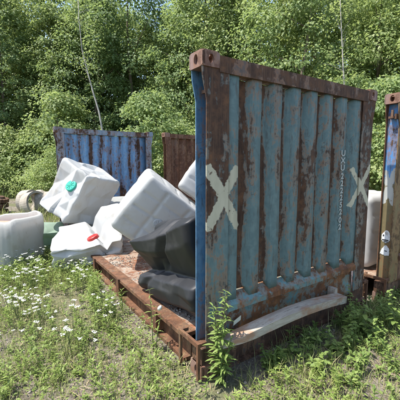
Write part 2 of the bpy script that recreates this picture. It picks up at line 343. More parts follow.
def end_wall(root, v0, sg, mp, tops=True):
    """one end of the rack: v = v0 + sg*w with w measured inwards from the outer face"""
    Y = lambda w_: v0 + sg * w_
    def bx(bm, u0, u1, w0, w1, z0, z1): box(bm, (u0, min(Y(w0), Y(w1)), z0), (u1, max(Y(w0), Y(w1)), z1))
    for side in (0, 1):
        U = (lambda a: a) if side == 0 else (lambda a: RW - a)
        uc = 0 if side == 0 else RW - .162; vc = v0 if sg > 0 else v0 - .178
        casting('corner_casting', mp['casting'], root, uc, vc, RH - .118, -1 if side == 0 else 1, -sg)
        casting('corner_casting', mp['casting'], root, uc, vc, 0, -1 if side == 0 else 1, -sg)
        bm = bmesh.new()                                          # outer plate, flaring out to carry the casting
        prism(bm, [(U(a), Y(.010), z) for a, z in ((.262,DECK),(.262,2.476),(.004,2.476),(.010,2.40),(.046,2.24),(.046,DECK))], (0, sg * .010, 0))
        pst = from_bm('corner_post', bm, mp['post'], root, bevel=.002)
        bm = bmesh.new()                                          # inner flange
        prism(bm, [(U(a), Y(.160), z) for a, z in ((.20,DECK),(.20,2.476),(.012,2.476),(.016,2.40),(.050,2.24),(.050,DECK))], (0, sg * .010, 0))
        from_bm('inner_flange', bm, mp.get('flange', mp['web']), pst, bevel=.002)
        wu = mp.get('web_u', .150)
        bm = bmesh.new(); a, b = sorted((U(wu), U(wu + .010))); bx(bm, a, b, .0205, .1595, DECK, 2.472)
        from_bm('web', bm, mp['web'], pst)
        bm = bmesh.new()                                          # latch lugs high in the channel
        a, b = sorted((U(wu - .075), U(wu - .002))); bx(bm, a, b, .06, .12, 2.30, 2.325); bx(bm, a, b, .03, .05, 2.29, 2.35)
        c_, d_ = sorted((U(wu - .06), U(wu - .04))); bx(bm, c_, d_, .075, .10, 2.326, 2.40)
        from_bm('latch', bm, mp['rail'], pst, bevel=.003)
        bm = bmesh.new()                                          # foot frame round the post base
        a, b = sorted((U(-.045), U(-.020))); bx(bm, a, b, -.005, .30, .300, .335)
        a, b = sorted((U(-.018), U(.044))); bx(bm, a, b, -.005, .020, .302, .333); bx(bm, a, b, .275, .30, .302, .333)
        a, b = sorted((U(-.044), U(-.021))); bx(bm, a, b, -.004, .022, .02, .299); bx(bm, a, b, .273, .299, .02, .299)
        from_bm('hinge_bracket', bm, mp['bracket'], root, bevel=.003)
        bm = bmesh.new(); a, b = sorted((U(.012), U(.25))); bx(bm, a, b, .024, .17, .1185, DECK - .002)
        from_bm('post_foot', bm, mp['rail'], root)
    # corrugated sheet
    prof = []
    for k, r in enumerate(RIBS):
        prof += [(r - .078, 1), (r - .052, 0), (r + .052, 0), (r + .078, 1)]
    prof = [(.163, 1)] + prof[:-1] + [(RW - .163, 0)]
    zs = [.60] + [.68 + (2.43 - .68) * i / 22 for i in range(23)] + [2.47]
    V, F = [], []
    for j, z in enumerate(zs):
        for (u, d) in prof:
            zz = z
            if d == 1: zz = max(.664, min(2.440, z))
            wv = .026 + .060 * d + noise.noise(Vector((u * 2.2, z * 1.2, v0))) * .006 + noise.noise(Vector((u * 9, z * 5, v0 + 5))) * .002
            V.append((u, Y(wv), zz))
    n = len(prof)
    for j in range(len(zs) - 1):
        for i in range(n - 1): F.append((j * n + i, j * n + i + 1, (j + 1) * n + i + 1, (j + 1) * n + i))
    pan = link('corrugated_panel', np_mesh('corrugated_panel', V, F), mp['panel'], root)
    sol = pan.modifiers.new('thickness', 'SOLIDIFY'); sol.thickness = .004; sol.offset = 0
    # rails
    bm = bmesh.new(); bx(bm, .163, RW - .163, .004, .110, 2.452, 2.572)
    bm.verts.ensure_lookup_table()
    from_bm('top_rail', bm, mp['rail'], root, bevel=.006)
    bm = bmesh.new(); prism(bm, [(.263, Y(a), z) for a, z in ((-.008,.525),(.13,.525),(.13,.645),(.075,.652),(-.008,.575))], (RW - .526, 0, 0))
    from_bm('ledge', bm, mp['sill'], root, bevel=.004)
    V, F = [], []                                                  # lower plate, dented
    for j in range(9):
        for i in range(33):
            u = .264 + (RW - .528) * i / 32; z = DECK - .03 + (.524 - DECK + .03) * j / 8
            V.append((u, Y(.034 + noise.noise(Vector((u * 1.5, z * 5, v0 + 2))) * .020 + .02 * math.sin(j / 8 * math.pi) * math.sin(u * 1.3)), z))
    for j in range(8):
        for i in range(32): F.append((j * 33 + i, j * 33 + i + 1, (j + 1) * 33 + i + 1, (j + 1) * 33 + i))
    lp = link('lower_plate', np_mesh('lower_plate', V, F, True), mp['sill'], root); sol = lp.modifiers.new('thickness', 'SOLIDIFY'); sol.thickness = .006
    bm = bmesh.new(); bx(bm, .166, RW - .166, .06, .16, .02, DECK - .034); bx(bm, .167, RW - .167, .012, .20, 0, .0195)
    from_bm('end_sill', bm, mp['rail'], root, bevel=.003)
    return pan

def flat_rack(loc, label, near, far, base):
    root = empty('flat_rack_container', loc, YAW)
    tag(root, label, 'container', 'flat rack containers side by side')
    pan = end_wall(root, 0, 1, near); end_wall(root, RL, -1, far)
    for side in (0, 1):
        U = (lambda a: a) if side == 0 else (lambda a: RW - a)
        bm = bmesh.new()
        def bx(u0, u1, v0, v1, z0, z1):
            a, b = sorted((U(u0), U(u1))); box(bm, (a, v0, z0), (b, v1, z1))
        bx(.006, .14, .305, RL - .305, .225, .262); bx(.012, .14, .306, RL - .306, 0, .035); bx(.085, .10, .304, RL - .304, .0355, .2245)
        from_bm('side_beam', bm, base['beam'], root, bevel=.003)
        for v in (.86, 1.95, 3.03, 4.10, 5.18):
            bm = bmesh.new(); bx(-.012, .004, v - .045, v + .045, .06, .268); bx(.0045, .084, v - .044, v - .030, .062, .222); bx(.0045, .084, v + .030, v + .044, .062, .222)
            from_bm('stake_pocket', bm, base['beam'], root, bevel=.002)
    n = 8
    for k in range(n):
        a = .21 + (RL - .42) * k / n; b = .21 + (RL - .42) * (k + 1) / n
        bm = bmesh.new(); box(bm, (.1415, a + .004, .236), (RW - .1415, b - .004, .257 + random.uniform(-.003, .003)))
        from_bm('deck_plate', bm, base['deck'], root, bevel=.002)
    return root, pan
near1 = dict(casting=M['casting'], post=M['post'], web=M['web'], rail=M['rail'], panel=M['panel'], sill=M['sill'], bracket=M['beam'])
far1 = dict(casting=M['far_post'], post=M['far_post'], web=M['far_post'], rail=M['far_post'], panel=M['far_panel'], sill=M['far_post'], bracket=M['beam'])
near2 = dict(web_u=.075, casting=M['casting'], post=M['ochre'], web=M['web2'], flange=M['beam'], rail=M['rail'], panel=M['ochre'], sill=M['brown_panel'], bracket=M['beam'])
far2 = dict(casting=M['casting'], post=M['brown_panel'], web=M['brown_panel'], rail=M['brown_panel'], panel=M['brown_panel'], sill=M['brown_panel'], bracket=M['beam'])
base = dict(beam=M['beam'], deck=M['deck'])
rack1, pan1 = flat_rack(tuple(rack(0, 0)), 'weathered blue flat rack container with two cream X marks on its tall teal end wall', near1, far1, base)
rack2, pan2 = flat_rack(tuple(rack(2.72, -.12)), 'rusty brown flat rack container with white sticker on its blue corner post', near2, far2, base)

# bent rail, tag and serial number on the near end wall
V, F = [], []; nseg, nsec = 40, 24
for i in range(nseg + 1):
    t = i / nseg; u = .11 + 1.66 * t
    zt = .352 + .095 * math.sin(math.pi * min(1, t * .92 + .03)) ** 1.15 - .012 * t
    vm = -.095 - .055 * math.sin(math.pi * t)
    hh = .037 * (1 - .45 * max(0, 1 - t / .18)); dw = .062 * (1 - .35 * max(0, 1 - t / .10))
    for k in range(nsec):
        th = 2 * math.pi * k / nsec; c, s = math.cos(th), math.sin(th)
        cx = math.copysign(min(1, abs(c) * 1.9), c) * dw; cz = math.copysign(min(1, abs(s) * 1.9), s) * hh
        V.append((u + .02 * cx, vm + cx + .002 * noise.noise(Vector((u * 6, k, 0))), zt - hh + cz + .003 * noise.noise(Vector((u * 5, k * .4, 4)))))
for i in range(nseg):
    for k in range(nsec): F.append((i * nsec + k, i * nsec + (k + 1) % nsec, (i + 1) * nsec + (k + 1) % nsec, (i + 1) * nsec + k))
me = np_mesh('bent_rail', V, F, False)
bm = bmesh.new(); bm.from_mesh(me); bm.verts.ensure_lookup_table()
bm.faces.new([bm.verts[k] for k in range(nsec)][::-1]); bm.faces.new([bm.verts[nseg * nsec + k] for k in range(nsec)])
rail = from_bm('bent_rail', bm, M['pale_rail'], rack1); rail['label'] = 'pale bent rail bowed out along the foot of the wall'
bm = bmesh.new(); box(bm, (1.70, -.06, .30), (1.745, .03, .415)); from_bm('rail_bracket', bm, M['pale_rail'], rail, bevel=.006)
bm = bmesh.new(); box(bm, (.34, -.06, .262), (.40, .03, .34)); from_bm('rail_bracket', bm, M['beam'], rail, bevel=.004)
bm = bmesh.new(); prism(bm, [(.335,-.001,.375),(.415,-.001,.405),(.420,-.001,.445),(.340,-.001,.415)], (0, .004, 0))
tg = from_bm('label_plate', bm, M['tag'], rack1); tg['label'] = 'small cream label plate low on the end wall'
tg.location.y = .012
cu = bpy.data.curves.new('txt', 'FONT'); cu.offset = .022
def glyph(ch):
    cu.body = ch; cu.align_x = 'CENTER'; to = bpy.data.objects.new('t', cu); COL.objects.link(to)
    dg = bpy.context.evaluated_depsgraph_get(); dg.update(); me = bpy.data.meshes.new_from_object(to.evaluated_get(dg))
    bpy.data.objects.remove(to); return me
z = 1.905
for k, ch in enumerate('UXU22225202'):
    me = glyph(ch); o = link('serial_character', me, M['white_mark'], pan1)
    o.location = (1.846, .0150, z - .060); o.rotation_euler = (R(90), 0, 0); o.scale = (.115, .085, .07); z -= .078 + (.012 if k in (2, 8) else 0)
# sticker with print on the second rack's post
for pts, lab, prints in (
    ([(.145,.80),(.130,.885),(.085,.93),(.045,.90),(.040,.80),(.075,.765),(.12,.77)], 'torn upper sticker with a dark spot and print', ((.110,.126,.845,.868),(.055,.132,.792,.808),(.060,.115,.775,.786))),
    ([(.152,.62),(.120,.70),(.085,.74),(.055,.715),(.040,.69),(.040,.61),(.09,.60)], 'torn lower sticker', ((.065,.095,.655,.667),))):
    rp = random.Random(lab); q = []
    for (a, b), (c_, d_) in zip(pts, pts[1:] + pts[:1]):           # torn, ragged outline
        q += [(a + (c_ - a) * t / 4 + rp.uniform(-.005, .005), b + (d_ - b) * t / 4 + rp.uniform(-.007, .007)) for t in range(4)]
    bm = bmesh.new(); prism(bm, [(0, y, z) for y, z in q], (.003, 0, 0)); stk = from_bm('sticker', bm, M['sticker'], rack2); stk.location.x = .0705; stk['label'] = lab
    for a, b, c_, d_ in prints:
        bm = bmesh.new(); box(bm, (-.0012, a, c_), (.001, b, d_)); from_bm('print', bm, M['ink'], stk)

# ------------------------------------------------------------------ plastic tanks
def crushed_box(dims, rad=.13, n=34, coarse=3, amp=.05, seed=1, grooves=True, deform=None, fine=.008):
    hx, hy, hz = dims[0] / 2, dims[1] / 2, dims[2] / 2; half = (hx, hy, hz)
    rnd = random.Random(seed); table = {}
    def cv(key):
        if key not in table:
            onf = [k for k in range(3) if abs(key[k]) == coarse]
            if len(onf) == 1:                                     # inside a face: dents, mostly inwards
                v = Vector((rnd.uniform(-.35, .35), rnd.uniform(-.35, .35), rnd.uniform(-.35, .35))); v[onf[0]] = -math.copysign(rnd.uniform(-.5, 1.6), key[onf[0]])
            else: v = Vector((rnd.uniform(-1, 1), rnd.uniform(-1, 1), rnd.uniform(-1, 1))) * (.55 if len(onf) == 2 else .45)
            table[key] = v * amp
        return table[key]
    verts, idx, faces = [], {}, []
    def vert(face, i, j):
        ax, sg = face; a, b = (ax + 1) % 3, (ax + 2) % 3
        P = [0, 0, 0]; P[ax] = sg * n; P[a] = 2 * i - n; P[b] = 2 * j - n; key = tuple(P)
        if key in idx: return idx[key]
        s, t = i / n, j / n
        p = Vector([c / n for c in P]); q = Vector(); d = Vector()
        for k in range(3):
            v = p[k] * half[k]; lim = half[k] - rad; q[k] = max(-lim, min(lim, v)); d[k] = v - q[k]
        pos = q + (d.normalized() * rad if d.length > 1e-6 else d)
        nrm = d.normalized() if d.length > 1e-6 else Vector()
        if grooves:
            g = 0
            e = min(s, 1 - s, t, 1 - t)
            if e > .08:
                for c0 in (.26, .5, .74):
                    g = max(g, math.exp(-((s - c0) / .022) ** 2) * (1 if c0 == .5 else .7))
                for c0 in (.33, .67): g = max(g, math.exp(-((t - c0) / .022) ** 2))
                pos -= nrm * .020 * g
                pos += nrm * .02 * (math.sin(math.pi * s) * math.sin(math.pi * t))
        ci, cj = min(coarse - 1, int(s * coarse)), min(coarse - 1, int(t * coarse)); fs, ft = s * coarse - ci, t * coarse - cj
        def ck(i2, j2):
            Q = [0, 0, 0]; Q[ax] = sg * coarse; Q[a] = 2 * i2 - coarse; Q[b] = 2 * j2 - coarse; return cv(tuple(Q))
        v00, v10, v01, v11 = ck(ci, cj), ck(ci + 1, cj), ck(ci, cj + 1), ck(ci + 1, cj + 1)
        flip = hash((ci * 7 + cj * 13 + ax * 5 + sg + seed)) % 2
        if flip: disp = v00 + (v10 - v00) * fs + (v11 - v10) * ft if fs > ft else v00 + (v01 - v00) * ft + (v11 - v01) * fs
        else: disp = v00 + (v10 - v00) * fs + (v01 - v00) * ft if fs + ft < 1 else v11 + (v01 - v11) * (1 - fs) + (v10 - v11) * (1 - ft)
        pos = pos + disp + noise.noise_vector(pos * 4 + Vector((seed, 0, 0))) * fine
        if deform: pos = deform(pos, half)
        idx[key] = len(verts); verts.append(pos); return idx[key]
    for ax in range(3):
        for sg in (-1, 1):
            for i in range(n):
                for j in range(n):
                    f = [vert((ax, sg), i, j), vert((ax, sg), i + 1, j), vert((ax, sg), i + 1, j + 1), vert((ax, sg), i, j + 1)]
                    faces.append(f if sg > 0 else f[::-1])
    return verts, faces
def frame(ex, ez):
    ex = Vector(ex).normalized(); ez = Vector(ez); ez = (ez - ex * ez.dot(ex)).normalized(); ey = ez.cross(ex)
    return Matrix((ex, ey, ez)).transposed()
def tank(name, label, cat, dims, rot, centre, mat, group=None, smooth=True, drop=None, **kw):
    """a thing with its origin below its centre, body child in world-sized coordinates"""
    vs, fs = crushed_box(dims, **kw)
    W = [rot @ v for v in vs]
    zmin = min(v.z for v in W); c = Vector(centre)
    if drop is not None: c.z = drop - zmin
    root = empty(name, (c.x, c.y, c.z + zmin)); tag(root, label, cat, group)
    W = [v - Vector((0, 0, zmin)) for v in W]
    me = np_mesh('body', [tuple(v) for v in W], fs, smooth)
    body = link('body', me, mat, root)
    tree = BVHTree.FromPolygons([v + root.location for v in W], fs)
    return root, body, tree
def cap(root, body, tree, px, py, mat, rad=.09, name='lid', h=.035):
    loc, nrm, _, _ = tree.ray_cast(CAM, ray(px, py).normalized())
    if loc is None: print('cap missed', px, py); return
    if nrm.dot(ray(px, py)) > 0: nrm = -nrm
    bm = bmesh.new()
    rings = lathe(bm, [(.001, h), (rad * .86, h), (rad * .95, h * .85), (rad, h * .2), (rad * 1.02, -.02)], 28)
    for k in range(4):                                            # grip ribs
        th = math.pi / 4 * k; cs, sn = math.cos(th) * rad * .7, math.sin(th) * rad * .7
        tube(bm, [(-cs, -sn, h), (cs, sn, h)], .007, 6)
    o = from_bm(name, bm, mat, body, smooth=False)
    o.location = loc - root.location; o.rotation_euler = nrm.to_track_quat('Z', 'Y').to_euler()
    return o
TG = None
# big tank standing on a corner in the middle
nrm = Vector((.20, -1, -.10)).normalized(); ex = Vector((.78, 0, -.62)); ex = (ex - nrm * ex.dot(nrm)).normalized()
rot = Matrix((ex, -nrm, ex.cross(-nrm))).transposed()             # local x along the long edge, y into the picture, z up the short edge
fc = at_depth(162, 229, 4.42)
r_, b_, t_ = tank('plastic_tank', 'large white plastic tank balanced on its corner behind the black tank', 'tank', (1.12, .95, .92), rot, fc - nrm * .46, M['hdpe'], amp=.028, seed=3, rad=.085, coarse=3, n=56, drop=.262)
cap(r_, b_, t_, 158, 224, M['hdpe'], .075, 'knob', .02)
# tilted tank with the green lid
n1 = Vector((-.50, -.80, .22)).normalized(); up = Vector((.50, .05, .86)); up = (up - n1 * up.dot(n1)).normalized()
rot = Matrix((n1, up.cross(n1), up)).transposed()
def pinch_b(p, h):
    if p.x > 0 and p.z < -.1: p = p + Vector((.10, 0, 0)) * min(1, (-.1 - p.z) / .3) * (1 if p.y < 0 else .3)
    return p
r_, b_, t_ = tank('plastic_tank', 'crumpled white plastic tank with green lid leaning before the blue wall', 'tank', (.88, .86, 1.04), rot, at_depth(83, 193, 6.45), M['hdpe'], amp=.060, seed=12, rad=.06, coarse=5, n=60, grooves=False, deform=pinch_b, fine=.008)
cap(r_, b_, t_, 71.5, 186, M['cap_green'], .115)
lo = min(b_.data.vertices, key=lambda v: v.co.z).co; hb = r_.location.z - .262 + .06
q = rack(*[max(a, b) for a, b in zip(to_rack(r_.location.x + lo.x, r_.location.y + lo.y), (.36, 3.9))])
tank('plastic_tank', 'flattened dirty tank pinned under the green-lidded tank', 'tank', (.72, .78, max(.15, hb)), Matrix.Rotation(YAW + .2, 3, 'Z'), q, M['hdpe_clear'], amp=.03, seed=81, rad=min(.09, hb * .35), coarse=4, grooves=False, drop=.262)
# collapsed tank with the red lid
def fold_c(p, h):
    k = p.x + .30 * p.y - .16; z = p.z
    z -= .13 * max(0, 1 - abs(k) / .10) * (1 if z > 0 else .1)        # deep fold across the body
    up = max(0, min(1, (k - .02) / .22)) * max(0, min(1, (p.y + .35) / .45))
    if z > -.12: z += .30 * up
    return Vector((p.x, p.y - .05 * up, z))
rot = Matrix.Rotation(R(-7), 3, 'Y') @ Matrix.Rotation(R(14), 3, 'Z') @ Matrix.Rotation(R(16), 3, 'X')
r_, b_, t_ = tank('plastic_tank', 'collapsed white plastic tank with red lid lying over the rack edge', 'tank', (1.14, .98, .40), rot, at_depth(90, 238, 5.50), M['hdpe'], amp=.075, seed=23, rad=.07, coarse=5, n=60, grooves=False, deform=fold_c, fine=.01, drop=.03)
cap(r_, b_, t_, 93, 238, M['cap_red'], .10)
# grey crumpled tank behind
rot = Matrix.Rotation(R(25), 3, 'Z') @ Matrix.Rotation(R(10), 3, 'X')
tank('plastic_tank', 'greyish crumpled tank lying flat between green-lidded tank and blue wall', 'tank', (1.05, .8, .62), rot, at_depth(117, 200, 7.0), M['hdpe_clear'], amp=.07, seed=33, rad=.09, coarse=4, grooves=False, drop=.262)
# tank on its edge behind the middle one, on a flattened tank
nrm = Vector((.05, -1, .10)).normalized(); ex = Vector((.80, 0, -.58)); ex = (ex - nrm * ex.dot(nrm)).normalized()
rot = Matrix((ex, -nrm, ex.cross(-nrm))).transposed()
r_, b_, t_ = tank('plastic_tank', 'upended white tank rising behind the corner-balanced tank', 'tank', (1.18, .95, .98), rot, at_depth(221, 184, 5.55), M['hdpe'], amp=.025, seed=44, rad=.085, coarse=3, n=48)
lo = min(b_.data.vertices, key=lambda v: v.co.z).co; hb = r_.location.z - .262 + .05
tank('plastic_tank', 'dented white tank buried under the upended tank beside the end wall', 'tank', (1.15, .95, max(.15, hb)), Matrix.Rotation(YAW + .1, 3, 'Z'), r_.location + lo + VV * .25, M['hdpe_clear'], amp=.02, seed=41, rad=min(.1, hb * .35), grooves=False, drop=.262)
# tank on the second rack, seen through the gap
tank('plastic_tank', 'upright white tank standing on the rusty brown rack behind its end wall', 'tank', (1.0, 1.15, 1.03), Matrix.Rotation(YAW, 3, 'Z'), rack(2.72 + .80, .86), M['hdpe'], amp=.02, seed=51, rad=.10, coarse=2, drop=.262)
# black crushed tank
BPROF = [(-1.0, -.09), (-.86, .01), (-.58, .05), (-.38, .03), (-.22, -.09), (-.10, -.05), (.30, .07), (.62, .09), (1.0, -.12)]
def bprof(z):
    for (a, p0), (b, p1) in zip(BPROF, BPROF[1:]):
        if z <= b: return p0 + (p1 - p0) * max(0, (z - a) / (b - a))
    return BPROF[-1][1]
def black_shape(p, h):
    x, y, z = p.x / h[0], p.y / h[1], p.z / h[2]                  # x = u (left side -1), y = v (near wall -1)
    zs = z + .24 * y                                              # the fold climbs towards the near wall
    f = bprof(max(-1, min(1, zs)))
    side = max(0, min(1, (-x - .15) / .75)); back = max(0, min(1, (y - .2) / .7))
    px = p.x - f * side; py = p.y + f * back * .9
    zz = p.z
    if z > 0: zz += min(1, z / .7) * (-.13 * y - .03 * x)
    tip = max(0, 1 - abs(zs - .60) / .45) * side * back           # drawn-out upper corner
    px -= .02 * tip; py += .04 * tip
    cr = max(0, 1 - abs(y + .05 + .35 * (z - .3)) / .16)          # crease running down from the top
    px += .075 * cr * side * max(0, min(1, z / .2 + 1.2))
    cr2 = max(0, 1 - abs(y - .45 + .5 * (z + .4)) / .14) if z < .1 else 0
    px += .05 * cr2 * side
    return Vector((px, py, zz))
rot = Matrix.Rotation(YAW, 3, 'Z')
r_, b_, t_ = tank('black_tank', 'crushed black plastic tank folded at its waist beside the end wall', 'tank', (1.10, 1.20, .90), rot, rack(.66, .86), M['black_plastic'], amp=.03, seed=61, rad=.07, n=64, grooves=False, coarse=4, deform=black_shape, drop=.260, fine=.006)
# cut-open tank at the left
bm = bmesh.new(); prof = []
nn = 64
def ring(hx, hy, z, r, wob=0):
    out = []
    for k in range(nn):
        th = 2 * math.pi * k / nn; c, s = math.cos(th), math.sin(th)
        e = .36; x = math.copysign(abs(c) ** e, c) * hx; y = math.copysign(abs(s) ** e, s) * hy
        nz = noise.noise(Vector((c * 1.3, s * 1.3, z * 2.2)))
        zz = z + wob * (noise.noise(Vector((c * 1.1 + 4, s * 1.1, 2))) * 1.0 + (-.35 * math.exp(-((x + .25) / .28) ** 2) if s < 0 else 0))
        rib = .006 * math.sin(th * 24)
        out.append(bm.verts.new((x * (1 + .05 * nz) + rib * c, y * (1 + .07 * nz) + rib * s, zz)))
    return out
sec = [(.50,.40,.0),(.57,.47,.04),(.585,.485,.2),(.57,.475,.42),(.585,.485,.62),(.575,.475,.78),(.56,.46,.865),(.525,.425,.885),(.515,.415,.86),(.54,.44,.6),(.545,.445,.2),(.5,.4,.05)]
rings = [ring(a, b, z, 0, .10 if z > .75 else 0) for a, b, z in sec]
for A, B in zip(rings, rings[1:]):
    for k in range(nn): bm.faces.new((A[k], A[(k + 1) % nn], B[(k + 1) % nn], B[k]))
bm.faces.new(rings[0][::-1]); bm.faces.new(rings[-1])
p = on_z(43, 266, 0); c_ = Vector((-3.48, 5.45, gz(-3.48, 5.45)))
root = empty('cut_tank', c_, R(-6)); tag(root, 'clear white tank cut open at the top standing in tall weeds', 'tank')
from_bm('body', bm, M['hdpe_clear'], root, smooth=True)
bm = bmesh.new(); r0 = ring(.53, .43, .73, 0); bm.faces.new(r0); from_bm('sediment', bm, M['sludge'], root)
# green crumpled container
gp = at_depth(51, 240, 6.35)
tank('green_container', 'crumpled pale green plastic container in the weeds beside the cut tank', 'container', (.56, .5, .52), Matrix.Rotation(R(30), 3, 'Z') @ Matrix.Rotation(R(24), 3, 'X'), (gp.x, gp.y, 0), M['green_plastic'], amp=.06, seed=71, rad=.14, grooves=False, drop=-.01)

# ------------------------------------------------------------------ concrete pipes and scrap
def pipe(label, px, py, dep, rad, length, ang, thick=.08, bell=True, tilt=0, name='concrete_pipe'):
    bm = bmesh.new()
    prof = [(rad, 0), (rad, length), (rad - thick, length), (rad - thick, 0)]
    if bell: prof = [(rad * 1.16, 0), (rad * 1.18, .02), (rad * 1.18, .16), (rad, .26), (rad, length), (rad - thick, length), (rad - thick, .02), (rad - thick * .6, 0)]
    lathe(bm, prof, 36, closed=True)
    q = at_depth(px, py, dep)
    rm = rad * (1.17 if bell else 1)
    Rm = Matrix.Rotation(ang, 3, 'Z') @ Matrix.Rotation(R(90) - tilt, 3, 'Y')
    for v in bm.verts: v.co = Rm @ v.co
    zmin = min(v.co.z for v in bm.verts)
    o = from_bm(name, bm, M['concrete'], None); q.z = gz(q.x, q.y) - zmin - .04; o.location = q
    for p_ in o.data.polygons: p_.use_smooth = False
    tag(o, label, 'pipe'); return o
pipe('long concrete drain pipe with bell end lying behind the tanks', 37, 200, 10.9, .38, 2.6, R(16))
pipe('short concrete pipe ring leaning on the long pipe end', 30.5, 200, 10.6, .43, .34, R(-22), .07, False, R(12), 'concrete_ring')
pipe('farther short concrete pipe ring beside the grass', 24.5, 196, 11.3, .42, .36, R(-14), .07, False, R(6), 'concrete_ring')
pipe('weathered wide concrete pipe at the edge of the wood', 12, 180, 19.5, .56, 2.3, R(10), .10, False)
sp = at_depth(-3, 200, 11.5)
root = empty('scrap_wheel', (sp.x, sp.y, gz(sp.x, sp.y))); tag(root, 'dark rusty toothed wheels stacked on bare dirt', 'scrap')
for k in range(3):
    bm = bmesh.new(); rr = .34 - .04 * k; nt_ = 14; pts = []
    for i in range(nt_ * 4):
        th = 2 * math.pi * i / (nt_ * 4); r2 = rr if (i % 4) in (0, 1) else rr * .84
        pts.append((r2 * math.cos(th), r2 * math.sin(th), 0))
    prism(bm, pts, (0, 0, .13)); A = [bm.verts.new((rr * .5 * math.cos(2 * math.pi * i / 20), rr * .5 * math.sin(2 * math.pi * i / 20), .13)) for i in range(20)]; B = [bm.verts.new((v.co.x * .8, v.co.y * .8, .20)) for v in A]
    for i in range(20): bm.faces.new((A[i], A[(i + 1) % 20], B[(i + 1) % 20], B[i]))
    bm.faces.new(B)
    o = from_bm('gear', bm, M['scrap'], root); o.location = (.05 * k, .03 * k, .02 + .205 * k); o.rotation_euler = (R(4 * k), R(5 - 7 * k), k)

# ------------------------------------------------------------------ leaves and trees
def unit(a): return a / (np.linalg.norm(a, axis=1, keepdims=True) + 1e-9)
def leaves(P, D, Nn, L, Wd, fold=.18, base=0):
    """folded four-point leaf faces; arrays (n,3),(n,3),(n,3),(n,),(n,)"""
    D = unit(D); Sx = unit(np.cross(D, Nn)); Nn = np.cross(Sx, D)
    L = L[:, None]; Wd = Wd[:, None]
    v0 = P; v1 = P + D * L * .45 + Sx * Wd * .5 + Nn * Wd * fold; v2 = P + D * L - Nn * L * .12; v3 = P + D * L * .45 - Sx * Wd * .5 + Nn * Wd * fold
    V = np.stack([v0, v1, v2, v3], 1).reshape(-1, 3); n = len(P)
    F = (np.arange(n)[:, None] * 4 + np.array([0, 1, 2, 3])) + base
    return V, F
def crown_mesh(name, rng, height, low, rx, nclump, per, lsize, shell=.5):
    """leaf sprays spread through an uneven crown; returns mesh and spray centres"""
    th = rng.uniform(0, 2 * math.pi, nclump); zf = rng.beta(1.3, 1.15, nclump)
    lobes = 1 + .22 * np.sin(th * 2 + zf * 7 + rng.uniform(0, 6)) + .16 * np.sin(th * 5 - zf * 9 + rng.uniform(0, 6))
    prof = np.clip(np.sin(np.clip(zf * .93 + .07, 0, 1) * math.pi) ** .6, .12, 1) * (1.05 - .30 * zf)
    rr = rx * prof * lobes * (shell + (1 - shell) * rng.random(nclump) ** .6)
    C = np.stack([rr * np.cos(th), rr * np.sin(th), low + (height - low) * zf], 1)
    size = rng.uniform(.30, .75, nclump) * (rx / 2.6) ** .5
    out = unit(np.stack([np.cos(th), np.sin(th), rng.uniform(-.35, .25, nclump)], 1))
    idx = np.repeat(np.arange(nclump), per); n = len(idx)
    a = rng.uniform(0, 2 * math.pi, n); q = np.sqrt(rng.random(n))
    off = np.stack([np.cos(a) * q, np.sin(a) * q, rng.normal(0, .28, n) - .35 * q * q], 1) * size[idx][:, None]
    P = C[idx] + off
    D = unit(off * .9 + out[idx] * .6 * size[idx][:, None] + rng.normal(0, .25, (n, 3)) + np.array([0, 0, -.25]))
    Nn = unit(np.array([0, 0, 1.0]) + rng.normal(0, .42, (n, 3)) + out[idx] * .45)
    L = rng.uniform(.7, 1.25, n) * lsize; W_ = L * rng.uniform(.55, .8, n)
    V, F = leaves(P, D, Nn, L, W_)
    return np_mesh(name, V, F), C
def trunk_mesh(name, rng, height, r0, C, nlimb=12):
    bm = bmesh.new(); n = 9; ph = rng.uniform(0, 6, 2)
    ax = lambda z: Vector((.22 * math.sin(z * .45 + ph[0]) - .22 * math.sin(ph[0]), .22 * math.sin(z * .4 + ph[1]) - .22 * math.sin(ph[1]), z))
    zs = [height * .92 * i / n for i in range(n + 1)]
    tube(bm, [ax(z) - Vector((0, 0, .15 if i == 0 else 0)) for i, z in enumerate(zs)], [r0 * (1.25 if i == 0 else 1) * (1 - .88 * i / n) for i in range(n + 1)], 9)
    for k in rng.choice(len(C), min(nlimb, len(C)), replace=False):
        tip = Vector(C[k]); z0 = max(.6, tip.z - .35 * math.hypot(tip.x, tip.y) - .5); st = ax(min(z0, height * .85))
        r1 = r0 * .42 * (1 - .8 * st.z / height); mid = (st + tip) / 2 + Vector((0, 0, .18))
        tube(bm, [st, mid, tip], [r1, r1 * .6, r1 * .15], 6)
    bmesh.ops.recalc_face_normals(bm, faces=bm.faces); me = bpy.data.meshes.new(name); bm.to_mesh(me); bm.free()
    for p in me.polygons: p.use_smooth = True
    return me
protos = []
specs = [(12.5, 1.4, 2.9, 270, 78, .15, 'leaf_a', 'bark'), (14.0, 2.0, 3.3, 300, 78, .16, 'leaf_c', 'bark'), (11.0, .9, 2.6, 250, 80, .145, 'leaf_b', 'bark'), (13.0, 1.2, 3.0, 280, 80, .155, 'leaf_b', 'bark')]
for k, (h, low, rx, nc, per, ls, lm, bk) in enumerate(specs):
    rng = np.random.default_rng(100 + k); me, C = crown_mesh('crown', rng, h, low, rx, nc, per, ls); me.materials.append(M[lm])
    tm = trunk_mesh('trunk', rng, h, .17, C); tm.materials.append(M[bk]); protos.append((me, tm))
shrubs = []
for k, (h, rx, nc, per, ls, lm) in enumerate([(3.6, 1.7, 110, 70, .12, 'leaf_b'), (4.6, 1.9, 130, 70, .13, 'leaf_a'), (2.3, 1.5, 70, 70, .11, 'leaf_b')]):
    rng = np.random.default_rng(200 + k); me, C = crown_mesh('crown', rng, h, .12, rx, nc, per, ls, .4); me.materials.append(M[lm])
    tm = trunk_mesh('trunk', rng, h, .05, C, 10); tm.materials.append(M['bark']); shrubs.append((me, tm))
